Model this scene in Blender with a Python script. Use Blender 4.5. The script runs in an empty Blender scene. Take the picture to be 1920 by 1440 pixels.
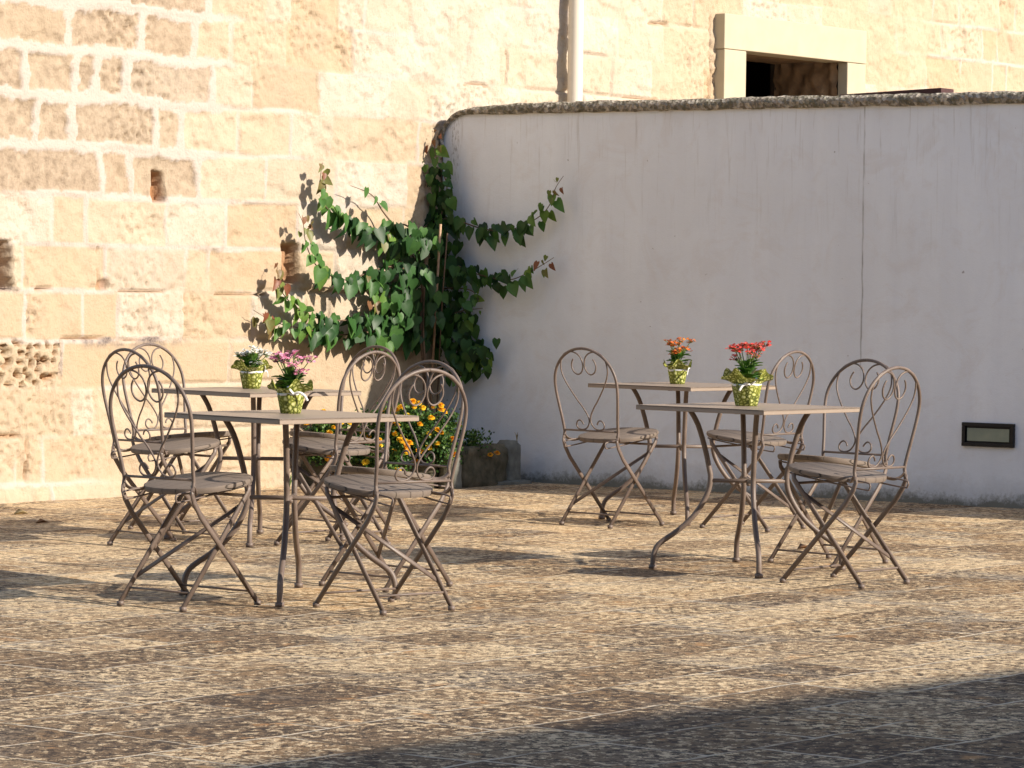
import bpy, bmesh, math, random
import numpy as np
from mathutils import Vector, Matrix
R = math.radians
sc = bpy.context.scene
# ---------------------------------------------------------------- camera, sky, sun, exposure
cam = bpy.data.cameras.new("camera")
cam.lens = 118.56; cam.sensor_width = 36.0; cam.clip_start = 0.1; cam.clip_end = 500
camo = bpy.data.objects.new("camera", cam); sc.collection.objects.link(camo)
camo.matrix_world = Matrix.Translation((0, 0, 1.227)) @ Matrix.Rotation(R(90 - 1.71), 4, 'X') @ Matrix.Rotation(R(0.768), 4, 'Z')
sc.camera = camo
SUN = Vector((1.86, -0.82, 1.0)).normalized()
world = bpy.data.worlds.new("World"); sc.world = world; world.use_nodes = True
wn = world.node_tree
sky = wn.nodes.new('ShaderNodeTexSky'); sky.sky_type = 'NISHITA'; sky.sun_disc = False
sky.sun_elevation = math.asin(SUN.z); sky.sun_rotation = math.atan2(SUN.x, SUN.y)
wn.links.new(sky.outputs[0], wn.nodes['Background'].inputs[0])
wn.nodes['Background'].inputs[1].default_value = 0.13
sl = bpy.data.lights.new("sun", 'SUN'); sl.energy = 5.0; sl.angle = R(0.4); sl.color = (1.0, 0.90, 0.76)
slo = bpy.data.objects.new("sun", sl); sc.collection.objects.link(slo)
slo.rotation_euler = SUN.to_track_quat('Z', 'Y').to_euler(); slo.location = (8, -4, 8)
sc.view_settings.view_transform = 'Standard'; sc.view_settings.look = 'None'
sc.view_settings.exposure = 0.68; sc.view_settings.gamma = 1.0
sc.cycles.max_bounces = 8; sc.cycles.use_denoising = True

rnd = random.Random(7); rs = np.random.RandomState(11)
C = sc.collection.objects
# ---------------------------------------------------------------- helpers
def tag(o, label=None, cat=None, group=None, kind=None):
    if label: o['label'] = label
    if cat: o['category'] = cat
    if group: o['group'] = group
    if kind: o['kind'] = kind
    return o
def empty(name, loc=(0, 0, 0), rz=0.0):
    o = bpy.data.objects.new(name, None); C.link(o); o.location = loc; o.rotation_euler = (0, 0, rz); o.empty_display_size = .05
    return o
def mesh_obj(name, V, F, mats, parent=None, smooth=True, matidx=None, attrs=None):
    me = bpy.data.meshes.new(name)
    me.from_pydata([tuple(v) for v in V], [], [tuple(f) for f in F])
    if not isinstance(mats, (list, tuple)): mats = [mats]
    for m in mats: me.materials.append(m)
    if smooth: me.polygons.foreach_set('use_smooth', [True] * len(me.polygons))
    if matidx is not None: me.polygons.foreach_set('material_index', list(matidx))
    if attrs:
        for k, a in attrs.items():
            at = me.attributes.new(k, 'FLOAT', 'POINT'); at.data.foreach_set('value', list(a))
    me.update()
    o = bpy.data.objects.new(name, me); C.link(o)
    if parent is not None: o.parent = parent
    return o
class MB:
    def __init__(s): s.V = []; s.F = []; s.A = []; s.M = []; s.m = 0; s.a = 0.0
    def add(s, V, F):
        n = len(s.V); s.V += [tuple(v) for v in V]; s.F += [tuple(i + n for i in f) for f in F]
        s.A += [s.a] * len(V); s.M += [s.m] * len(F)
    def box(s, c, d, rot=None):
        hx, hy, hz = d[0] / 2, d[1] / 2, d[2] / 2
        P = [Vector((x * hx, y * hy, z * hz)) for x in (-1, 1) for y in (-1, 1) for z in (-1, 1)]
        if rot is not None: P = [rot @ p for p in P]
        s.add([p + Vector(c) for p in P], [(0, 1, 3, 2), (4, 6, 7, 5), (0, 4, 5, 1), (2, 3, 7, 6), (0, 2, 6, 4), (1, 5, 7, 3)])
    def tube(s, pts, r, n=8, closed=False, flat=None, caps=True, up=None):
        pts = [Vector(p) for p in pts]; N = len(pts)
        rr = r if isinstance(r, (list, tuple)) else [r] * N
        T = []
        for i in range(N):
            if closed: t = pts[(i + 1) % N] - pts[i - 1]
            else: t = pts[min(i + 1, N - 1)] - pts[max(i - 1, 0)]
            T.append(t.normalized())
        u = Vector(up) if up else Vector((0, 0, 1))
        if abs(u.dot(T[0])) > .95: u = Vector((1, 0, 0))
        u = (u - T[0] * u.dot(T[0])).normalized()
        V = []
        for i in range(N):
            u = (u - T[i] * u.dot(T[i])).normalized(); w = T[i].cross(u)
            for k in range(n):
                a = 2 * math.pi * (k + .5) / n
                ca, sa = math.cos(a), math.sin(a)
                if flat: V.append(pts[i] + u * ca * rr[i] * flat[0] + w * sa * rr[i] * flat[1])
                else: V.append(pts[i] + u * ca * rr[i] + w * sa * rr[i])
        F = []
        for i in range(N if closed else N - 1):
            j = (i + 1) % N
            for k in range(n):
                F.append((i * n + k, i * n + (k + 1) % n, j * n + (k + 1) % n, j * n + k))
        if caps and not closed:
            F.append(tuple(range(n))[::-1]); F.append(tuple((N - 1) * n + k for k in range(n)))
        s.add(V, F)
    def build(s, name, mat, parent=None, smooth=True, attr=None):
        return mesh_obj(name, s.V, s.F, mat, parent, smooth, s.M if isinstance(mat, (list, tuple)) else None, {attr: s.A} if attr else None)
def catmull(P, sub=6):
    P = [Vector(p) for p in P]; out = []
    for i in range(len(P) - 1):
        a, b, c, d = P[max(i - 1, 0)], P[i], P[i + 1], P[min(i + 2, len(P) - 1)]
        for k in range(sub):
            t = k / sub
            out.append(.5 * ((2 * b) + (c - a) * t + (2 * a - 5 * b + 4 * c - d) * t * t + (3 * b - a - 3 * c + d) * t ** 3))
    out.append(P[-1]); return out
def auto_smooth(o, ang=35):
    me = o.data
    try: me.set_sharp_from_angle(angle=R(ang))
    except Exception: pass
def bevel(o, w, seg=2):
    m = o.modifiers.new('b', 'BEVEL'); m.width = w; m.segments = seg; m.limit_method = 'ANGLE'; return o
# value noise in numpy
def vnoise(x, y, seed=0):
    xi = np.floor(x).astype(np.int64); yi = np.floor(y).astype(np.int64); fx = x - xi; fy = y - yi
    def h(a, b):
        n = (a * 374761393 + b * 668265263 + seed * 974711) & 0x7fffffff
        n = ((n ^ (n >> 13)) * 1274126177) & 0x7fffffff
        return ((n ^ (n >> 16)) & 0xffff) / 65535.0
    sx = fx * fx * (3 - 2 * fx); sy = fy * fy * (3 - 2 * fy)
    return (h(xi, yi) * (1 - sx) + h(xi + 1, yi) * sx) * (1 - sy) + (h(xi, yi + 1) * (1 - sx) + h(xi + 1, yi + 1) * sx) * sy
def fbm(x, y, seed=0, o=4):
    r = 0; a = .5
    for k in range(o): r = r + a * (vnoise(x, y, seed + k * 17) - .5); x = x * 2.03; y = y * 2.03; a *= .5
    return r
def worley(x, y, seed=0):
    xi = np.floor(x).astype(np.int64); yi = np.floor(y).astype(np.int64); best = np.full(np.shape(x), 9.0)
    for dx in (-1, 0, 1):
        for dy in (-1, 0, 1):
            a = xi + dx; b = yi + dy
            def h(s):
                n = (a * 374761393 + b * 668265263 + s * 974711) & 0x7fffffff
                n = ((n ^ (n >> 13)) * 1274126177) & 0x7fffffff
                return ((n ^ (n >> 16)) & 0xffff) / 65535.0
            d = np.hypot(a + h(seed) - x, b + h(seed + 5) - y); best = np.minimum(best, d)
    return best
def sstep(a, b, x):
    t = np.clip((x - a) / (b - a), 0, 1); return t * t * (3 - 2 * t)

# ---------------------------------------------------------------- materials
class NT:
    def __init__(s, name, rough=.8, spec=.3):
        s.m = bpy.data.materials.new(name); s.m.use_nodes = True; s.t = s.m.node_tree
        s.b = s.t.nodes['Principled BSDF']; s.b.inputs['Roughness'].default_value = rough
        s.b.inputs['Specular IOR Level'].default_value = spec
        s.tc = s.t.nodes.new('ShaderNodeTexCoord')
    def n(s, typ, **kw):
        x = s.t.nodes.new('ShaderNode' + typ)
        for k, v in kw.items():
            if k.startswith('i_'): x.inputs[k[2:].replace('_', ' ')].default_value = v
            else: setattr(x, k, v)
        return x
    def l(s, a, b): s.t.links.new(a, b)
    def map(s, scale=(1, 1, 1), rot=(0, 0, 0), src=None):
        m = s.n('Mapping'); s.l(src or s.tc.outputs['Object'], m.inputs[0]); m.inputs['Scale'].default_value = scale; m.inputs['Rotation'].default_value = rot
        return m.outputs[0]
    def noise(s, scale, det=4, rough=.55, vec=None, dist=0):
        x = s.n('TexNoise'); x.inputs['Scale'].default_value = scale; x.inputs['Detail'].default_value = det; x.inputs['Roughness'].default_value = rough; x.inputs['Distortion'].default_value = dist
        s.l(vec or s.tc.outputs['Object'], x.inputs[0]); return x.outputs['Fac']
    def ramp(s, fac, stops, interp='LINEAR'):
        x = s.n('ValToRGB'); x.color_ramp.interpolation = interp; e = x.color_ramp.elements
        while len(e) < len(stops): e.new(.5)
        for q, (p, c) in zip(e, stops):
            q.position = p; q.color = (c, c, c, 1) if isinstance(c, (int, float)) else (*c, 1)
        s.l(fac, x.inputs[0]); return x.outputs[0]
    def mix(s, fac, a, b, mode='MIX'):
        x = s.n('Mix', data_type='RGBA', blend_type=mode); x.clamp_result = False
        for sock, v in ((x.inputs[0], fac), (x.inputs[6], a), (x.inputs[7], b)):
            if isinstance(v, (int, float)): sock.default_value = v
            elif isinstance(v, tuple): sock.default_value = (*v, 1)
            else: s.l(v, sock)
        return x.outputs[2]
    def math(s, op, a, b=0.0, clamp=False):
        x = s.n('Math', operation=op, use_clamp=clamp)
        for sock, v in ((x.inputs[0], a), (x.inputs[1], b)):
            if isinstance(v, (int, float)): sock.default_value = v
            else: s.l(v, sock)
        return x.outputs[0]
    def attr(s, name):
        x = s.n('Attribute', attribute_name=name); return x.outputs['Fac']
    def bump(s, h, dist, strength=1.0, normal=None):
        x = s.n('Bump'); x.inputs['Distance'].default_value = dist; x.inputs['Strength'].default_value = strength
        s.l(h, x.inputs['Height'])
        if normal: s.l(normal, x.inputs['Normal'])
        return x.outputs[0]
    def out(s, col, normal=None, rough=None):
        if isinstance(col, tuple): s.b.inputs['Base Color'].default_value = (*col, 1)
        else: s.l(col, s.b.inputs['Base Color'])
        if normal: s.l(normal, s.b.inputs['Normal'])
        if rough: s.l(rough, s.b.inputs['Roughness'])
        return s.m

def mat_simple(name, col, var=.15, scale=30, rough=.6, bump=0.0, spec=.3, col2=None):
    t = NT(name, rough, spec)
    f = t.noise(scale, 5)
    c2 = col2 or tuple(max(0, c * (1 - 2 * var)) for c in col)
    c = t.mix(t.ramp(f, [(.3, 0.0), (.7, 1.0)]), c2, col)
    return t.out(c, t.bump(f, bump) if bump else None)

# metal furniture paint: matt taupe with specks of chipped paint
def mat_metal():
    t = NT('taupe_painted_iron', .42, .5)
    info = t.n('ObjectInfo')
    f = t.noise(9, 5); g = t.noise(120, 3)
    c = t.mix(t.ramp(f, [(.3, 0.0), (.7, 1.0)]), (.110, .080, .066), (.170, .127, .104))
    c = t.mix(t.ramp(g, [(.66, 0.0), (.74, .5)]), c, (.34, .27, .22))
    c = t.mix(t.ramp(t.noise(60, 4), [(.30, .6), (.40, 0.0)]), c, (.10, .065, .05))
    return t.out(c, t.bump(g, .0006), t.ramp(f, [(.3, .42), (.7, .62)]))
def mat_top():
    t = NT('taupe_tabletop_paint', .42, .45)
    f = t.noise(4, 5); g = t.noise(70, 4)
    c = t.mix(f, (.25, .195, .155), (.31, .245, .195))
    c = t.mix(t.ramp(g, [(.6, 0.0), (.75, .35)]), c, (.40, .33, .26))
    return t.out(c, t.bump(g, .0004))
def mat_seat():
    t = NT('grey_brown_slat_paint', .6, .2)
    v = t.map((1, 1, 1)); 
    w = t.n('TexWave', wave_type='BANDS', bands_direction='X', wave_profile='SAW'); w.inputs['Scale'].default_value = 4.9; w.inputs['Distortion'].default_value = 0
    t.l(v, w.inputs[0])
    gap = t.ramp(w.outputs['Fac'], [(.0, 1.0), (.03, 0.0), (.98, 0.0), (1.0, 1.0)])
    f = t.noise(6, 5, vec=t.map((8, 1, 1)))
    c = t.mix(f, (.14, .112, .095), (.21, .17, .14))
    c = t.mix(gap, c, (.035, .028, .022))
    h = t.math('SUBTRACT', 1.0, gap)
    return t.out(c, t.bump(h, .003))

def mat_stone_wall():
    t = NT('limestone_blocks', .92, .15)
    P = t.tc.outputs['Object']
    tint = t.attr('tint'); mort = t.attr('mortar'); weath = t.attr('weather'); stain = t.attr('stain')
    n1 = t.noise(3.2, 6, .6); n2 = t.noise(18, 6, .65); n3 = t.noise(70, 4, .6)
    base = t.ramp(tint, [(0.0, (.410, .312, .205)), (.3, (.425, .340, .238)), (.7, (.440, .368, .270)), (1.0, (.465, .418, .358))])
    base = t.mix(t.ramp(n1, [(.35, 0.0), (.65, .55)]), base, (0.413, 0.320, 0.236))
    base = t.mix(t.ramp(n2, [(.52, 0.0), (.70, .50)]), base, (0.326, 0.230, 0.149))
    rough_c = t.ramp(n2, [(.34, (.225, .170, .120)), (.5, (.325, .252, .182)), (.66, (.40, .318, .235))])
    base = t.mix(weath, base, rough_c)
    mc = t.ramp(n1, [(.3, (0.422, 0.360, 0.314)), (.7, (0.445, 0.392, 0.347))])
    base = t.mix(mort, base, mc)
    base = t.mix(t.ramp(n3, [(.58, 0.0), (.72, .35)]), base, (0.286, 0.198, 0.132))
    base = t.mix(stain, base, t.ramp(n3, [(.4, (0.080, 0.067, 0.070)), (.6, (0.239, 0.190, 0.165))]))
    hole = t.attr('hole')
    base = t.mix(hole, base, (0.318, 0.166, 0.083))
    h = t.math('ADD', t.math('MULTIPLY', n2, .7), t.math('MULTIPLY', n3, .3))
    return t.out(base, t.bump(h, .016, .9))
def mat_white_wall():
    t = NT('weathered_white_plaster', .85, .2)
    st = t.noise(1.0, 6, .6, vec=t.map((6, 1, .8)), dist=.4); st2 = t.noise(1.0, 5, .65, vec=t.map((38, 1, 2.2)), dist=.3)
    big = t.noise(.9, 4, .5); fine = t.noise(140, 3)
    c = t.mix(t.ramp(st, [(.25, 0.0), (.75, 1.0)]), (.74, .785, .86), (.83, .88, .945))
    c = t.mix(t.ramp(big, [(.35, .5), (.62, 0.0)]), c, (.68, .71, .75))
    c = t.mix(t.ramp(t.noise(3.2, 7, .7, dist=.8), [(.36, .3), (.48, 0.0), (.58, 0.0), (.70, .3)]), c, (.66, .64, .64))
    sep = t.n('SeparateXYZ'); t.l(t.tc.outputs['Object'], sep.inputs[0]); x, z = sep.outputs[0], sep.outputs[2]
    # runs of dirt below the coping
    up = t.ramp(t.math('DIVIDE', z, 2.3), [(.55, 0.0), (.99, 1.0)])
    run = t.math('MULTIPLY', up, t.ramp(st2, [(.56, 0.0), (.72, .5)]))
    c = t.mix(run, c, (.40, .38, .36))
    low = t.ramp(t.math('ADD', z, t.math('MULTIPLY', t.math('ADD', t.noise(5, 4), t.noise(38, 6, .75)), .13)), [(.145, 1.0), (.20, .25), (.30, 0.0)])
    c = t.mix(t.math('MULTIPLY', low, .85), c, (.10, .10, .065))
    # dirty streak near the corner
    nz = t.noise(14, 5)
    xs = t.math('ABSOLUTE', t.math('SUBTRACT', t.math('ADD', x, t.math('MULTIPLY', nz, .05)), .115))
    sk = t.ramp(xs, [(.012, 1.0), (.05, 0.0)])
    zk = t.ramp(t.math('DIVIDE', z, 2.4), [(.72, 0.0), (.86, 1.0)])
    sk = t.math('MULTIPLY', t.math('MULTIPLY', sk, zk), t.ramp(t.noise(1, 6, .7, vec=t.map((90, 1, 22))), [(.50, 0.0), (.62, .8)], ))
    c = t.mix(sk, c, (.20, .19, .18))
    # crack
    cx = t.math('ABSOLUTE', t.math('SUBTRACT', t.math('ADD', x, t.math('MULTIPLY', t.noise(3, 5), .03)), 3.005))
    ck = t.math('MULTIPLY', t.ramp(cx, [(.0015, 1.0), (.0055, 0.0)]), t.ramp(t.noise(3.5, 3, vec=t.map((0, 0, 1))), [(.40, .25), (.55, 1.0)]))
    ck = t.math('MULTIPLY', ck, t.ramp(z, [(.70, 0.0), (.80, 1.0)]))
    c = t.mix(t.math('MULTIPLY', ck, .8), c, (.16, .15, .14))
    spk = t.ramp(t.noise(26, 2, .4), [(.775, 0.0), (.79, .6)])
    c = t.mix(spk, c, (.22, .2, .19))
    h = t.math('ADD', t.math('MULTIPLY', fine, .25), t.noise(9, 5))
    return t.out(c, t.bump(h, .004))
def mat_coping():
    t = NT('rough_concrete_coping', .95, .1)
    v = t.n('TexVoronoi'); v.inputs['Scale'].default_value = 42; t.l(t.tc.outputs['Object'], v.inputs[0])
    n = t.noise(24, 6, .7)
    c = t.ramp(v.outputs['Color'], [(.15, (.20, .175, .145)), (.5, (.40, .355, .30)), (.85, (.58, .53, .45))])
    c = t.mix(t.ramp(n, [(.42, .8), (.56, 0.0)]), c, (.13, .125, .085))
    return t.out(c, t.bump(t.math('ADD', v.outputs['Distance'], n), .02))
def mat_ground():
    t = NT('worn_limestone_paving', .88, .25)
    rot = t.map((1, 1, 1), (0, 0, -R(51.9)))
    wob = t.n('TexNoise'); wob.inputs['Scale'].default_value = 3.0; wob.inputs['Detail'].default_value = 4; t.l(t.tc.outputs['Object'], wob.inputs[0])
    add = t.n('VectorMath', operation='MULTIPLY_ADD'); t.l(wob.outputs['Color'], add.inputs[0]); add.inputs[1].default_value = (.05, .05, 0); t.l(rot, add.inputs[2])
    br = t.n('TexBrick'); t.l(add.outputs[0], br.inputs[0])
    br.offset = .43; br.squash = 1.35; br.squash_frequency = 3
    br.inputs['Scale'].default_value = 1.0; br.inputs['Mortar Size'].default_value = .009; br.inputs['Mortar Smooth'].default_value = .5
    br.inputs['Brick Width'].default_value = .50; br.inputs['Row Height'].default_value = .36; br.inputs['Bias'].default_value = 0
    br.inputs['Color1'].default_value = (0, 0, 0, 1); br.inputs['Color2'].default_value = (1, 1, 1, 1); br.inputs['Mortar'].default_value = (.5, .5, .5, 1)
    slab = br.outputs['Color']; joint = br.outputs['Fac']
    def off(dx, scale, det, ro, dist=0):
        m = t.n('Mapping'); t.l(t.tc.outputs['Object'], m.inputs[0]); m.inputs['Location'].default_value = (dx, dx * .7, 0)
        return t.noise(scale, det, ro, vec=m.outputs[0], dist=dist)
    b0 = t.noise(.6, 4, .55); b1 = t.noise(2.2, 5, .6, dist=.6); b2 = off(3.1, 24, 5, .75); b3 = off(7.7, 24, 5, .75); b4 = off(11.3, 70, 3, .7)
    sepg = t.n('SeparateXYZ'); t.l(t.tc.outputs['Object'], sepg.inputs[0])
    c = t.ramp(slab, [(0.0, (.22, .145, .085)), (.35, (.275, .188, .11)), (.75, (.355, .25, .15)), (.92, (.43, .32, .20)), (1.0, (.50, .31, .145))])
    c = t.mix(t.ramp(off(5., 1.6, 5, .6, 1.), [(.50, 0.0), (.62, .6)]), c, (.40, .25, .12))
    c = t.mix(t.ramp(off(9., 2.3, 5, .6, .8), [(.52, 0.0), (.64, .6)]), c, (.36, .325, .265))
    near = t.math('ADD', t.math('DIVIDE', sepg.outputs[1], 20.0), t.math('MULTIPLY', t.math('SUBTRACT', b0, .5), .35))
    near = t.ramp(near, [(.40, .75), (.62, .12), (.8, .0)])  # darker towards the camera: foreground shade put into the paving colour
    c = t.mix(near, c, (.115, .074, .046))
    # pale worn crust flecks, then black lichen flecks, both deepening the painted foreground shade
    kk = t.math('ADD', b2, t.math('MULTIPLY', t.math('SUBTRACT', b1, .5), .24))
    kk = t.math('ADD', kk, t.math('MULTIPLY', t.math('SUBTRACT', slab, .5), .075))
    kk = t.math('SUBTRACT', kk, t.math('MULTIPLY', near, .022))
    c = t.mix(t.ramp(kk, [(.518, 0.0), (.545, .9)]), c, t.mix(near, (.74, .565, .345), (.64, .495, .325)))
    dk = t.math('ADD', t.math('MULTIPLY', b3, .75), t.math('MULTIPLY', b4, .25))
    dk = t.math('SUBTRACT', dk, t.math('MULTIPLY', t.math('SUBTRACT', b1, .5), .10))
    dk = t.math('ADD', dk, t.math('MULTIPLY', t.math('SUBTRACT', slab, .5), .045))
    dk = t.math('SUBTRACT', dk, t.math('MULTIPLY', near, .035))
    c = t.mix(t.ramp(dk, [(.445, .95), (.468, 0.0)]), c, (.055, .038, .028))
    c = t.mix(t.ramp(t.noise(5.5, 5, .6), [(.62, 0.0), (.70, .6)]), c, (.54, .29, .12))
    jm = t.math('MULTIPLY', joint, t.ramp(t.noise(4, 4), [(.36, .10), (.54, .9)]))
    c = t.mix(jm, c, t.ramp(t.noise(1.1, 3), [(.40, (.09, .07, .05)), (.48, (.58, .50, .39))]))
    h = t.math('ADD', t.math('MULTIPLY', b2, .5), t.math('MULTIPLY', b3, .35)); h = t.math('ADD', h, t.math('MULTIPLY', b4, .12))
    h = t.math('SUBTRACT', h, t.math('MULTIPLY', joint, .25))
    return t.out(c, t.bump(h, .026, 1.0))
def mat_leaf(name, cols, rough=.45, trans=.25, attr='tint'):
    t = NT(name, rough, .3)
    c = t.ramp(t.attr(attr), cols)
    n = t.noise(60, 3)
    c = t.mix(t.ramp(n, [(.3, .25), (.7, 0.0)]), c, (.02, .045, .012))
    t.out(c)
    tr = t.n('BsdfTranslucent'); t.l(c, tr.inputs[0])
    mx = t.n('MixShader'); mx.inputs[0].default_value = trans
    o = [x for x in t.t.nodes if x.type == 'OUTPUT_MATERIAL'][0]
    t.l(t.b.outputs[0], mx.inputs[1]); t.l(tr.outputs[0], mx.inputs[2]); t.l(mx.outputs[0], o.inputs[0])
    return t.m
def mat_wrap():
    t = NT('patterned_wrapping_paper', .5, .3)
    v = t.n('TexVoronoi', feature='DISTANCE_TO_EDGE'); v.inputs['Scale'].default_value = 62; t.l(t.tc.outputs['Object'], v.inputs[0])
    n = t.noise(20, 3)
    c = t.ramp(v.outputs['Distance'], [(.07, (.09, .11, .02)), (.20, (.46, .48, .12)), (.45, (.80, .80, .45))])
    c = t.mix(t.ramp(n, [(.4, .25), (.6, 0.0)]), c, (.48, .48, .05))
    t.out(c)
    tr = t.n('BsdfTranslucent'); t.l(c, tr.inputs[0]); mx = t.n('MixShader'); mx.inputs[0].default_value = .2
    o = [x for x in t.t.nodes if x.type == 'OUTPUT_MATERIAL'][0]
    t.l(t.b.outputs[0], mx.inputs[1]); t.l(tr.outputs[0], mx.inputs[2]); t.l(mx.outputs[0], o.inputs[0])
    return t.m
M_metal = mat_metal(); M_top = mat_top(); M_seat = mat_seat(); M_stone = mat_stone_wall(); M_white = mat_white_wall()
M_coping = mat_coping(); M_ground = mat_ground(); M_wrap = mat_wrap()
M_vleaf = mat_leaf('vine_leaf', [(0, (.010, .036, .012)), (.3, (.032, .10, .022)), (.55, (.085, .195, .04)), (.75, (.15, .25, .04)), (.88, (.17, .14, .05)), (1, (.22, .07, .04))])
M_kleaf = mat_leaf('kalanchoe_leaf', [(0, (.03, .10, .015)), (.5, (.09, .22, .035)), (1, (.24, .38, .08))], .35, .12)
M_mleaf = mat_leaf('marigold_leaf', [(0, (.015, .05, .012)), (.5, (.04, .11, .02)), (1, (.13, .22, .04))], .5, .25)
M_stem = mat_simple('brown_stem', (.17, .11, .07), .2, 60, .8)
M_gstem = mat_simple('green_stem', (.14, .22, .06), .2, 60, .6)
M_cane = mat_simple('bamboo_cane', (.52, .34, .22), .15, 40, .6)
M_ribbon = mat_simple('white_ribbon', (.80, .80, .78), .04, 40, .4)
M_frame = mat_simple('dressed_stone_frame', (.445, .39, .285), .05, 7, .85, .002)
M_recess = mat_simple('recess_rubble', (.30, .20, .12), .22, 9, .95, .02)
M_dark = mat_simple('dark_room_plaster', (.06, .045, .035), .2, 5, .95)
M_pipe = mat_simple('cream_pvc', (.60, .545, .46), .03, 5, .45)
M_black = mat_simple('black_cast_metal', (.012, .012, .013), .2, 40, .45)
M_slab = mat_simple('dark_red_slab', (.075, .028, .028), .2, 30, .6)
M_bed = mat_simple('mossy_rough_stone', (.13, .115, .08), .3, 13, .95, .02, col2=(.045, .042, .026))
M_render = mat_simple('grey_mortar', (.20, .20, .175), .2, 18, .95, .008)
M_soil = mat_simple('dark_soil', (.05, .035, .025), .3, 40, .98, .01)
M_facade = mat_simple('facade_limestone', (.32, .27, .21), .1, 2.5, .9, .01)
M_shutter = mat_simple('painted_shutter', (.10, .13, .10), .1, 10, .6)
M_dry = mat_simple('dry_grass', (.42, .33, .17), .2, 30, .8)

PS = R(51.89); PW = R(-34.206); CORNER = (-0.454, 21.2305)
dS = Vector((math.cos(PS), math.sin(PS), 0)); bS = Vector((-math.sin(PS), math.cos(PS), 0))      # along / into the stone wall
dW = Vector((math.cos(PW), math.sin(PW), 0)); bW = Vector((-math.sin(PW), math.cos(PW), 0))
C0 = Vector((CORNER[0], CORNER[1], 0))
def PSt(s, z, off=0.0): return C0 + dS * s - bS * off + Vector((0, 0, z))
def PWh(s, z, off=0.0): return C0 + dW * s - bW * off + Vector((0, 0, z))

# ---------------------------------------------------------------- ground
def make_ground():
    # one sheet: fine near the terrace, coarse out to the horizon
    xs = np.unique(np.concatenate([np.linspace(-150, -6, 13), np.arange(-6, 6.01, .06), np.linspace(6, 150, 13)]))
    ys = np.unique(np.concatenate([np.linspace(-150, 6, 13), np.arange(6, 26.01, .06), np.linspace(26, 200, 15)]))
    X, Y = np.meshgrid(xs, ys); nx, ny = len(xs), len(ys)
    inside = sstep(6, 7, Y) * (1 - sstep(24, 26, Y)) * sstep(-6, -5, X) * (1 - sstep(5, 6, X))
    Z = (fbm(X * 1.3, Y * 1.3, 3, 3) * .012 + fbm(X * 6, Y * 6, 5, 2) * .004) * inside - .003
    V = np.stack([X.ravel(), Y.ravel(), Z.ravel()], 1)
    i = np.arange((ny - 1) * (nx - 1)); r = i // (nx - 1); c = i % (nx - 1); a = r * nx + c
    F = np.stack([a, a + 1, a + nx + 1, a + nx], 1)
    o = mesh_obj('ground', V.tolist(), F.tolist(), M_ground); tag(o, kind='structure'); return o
make_ground()

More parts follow.
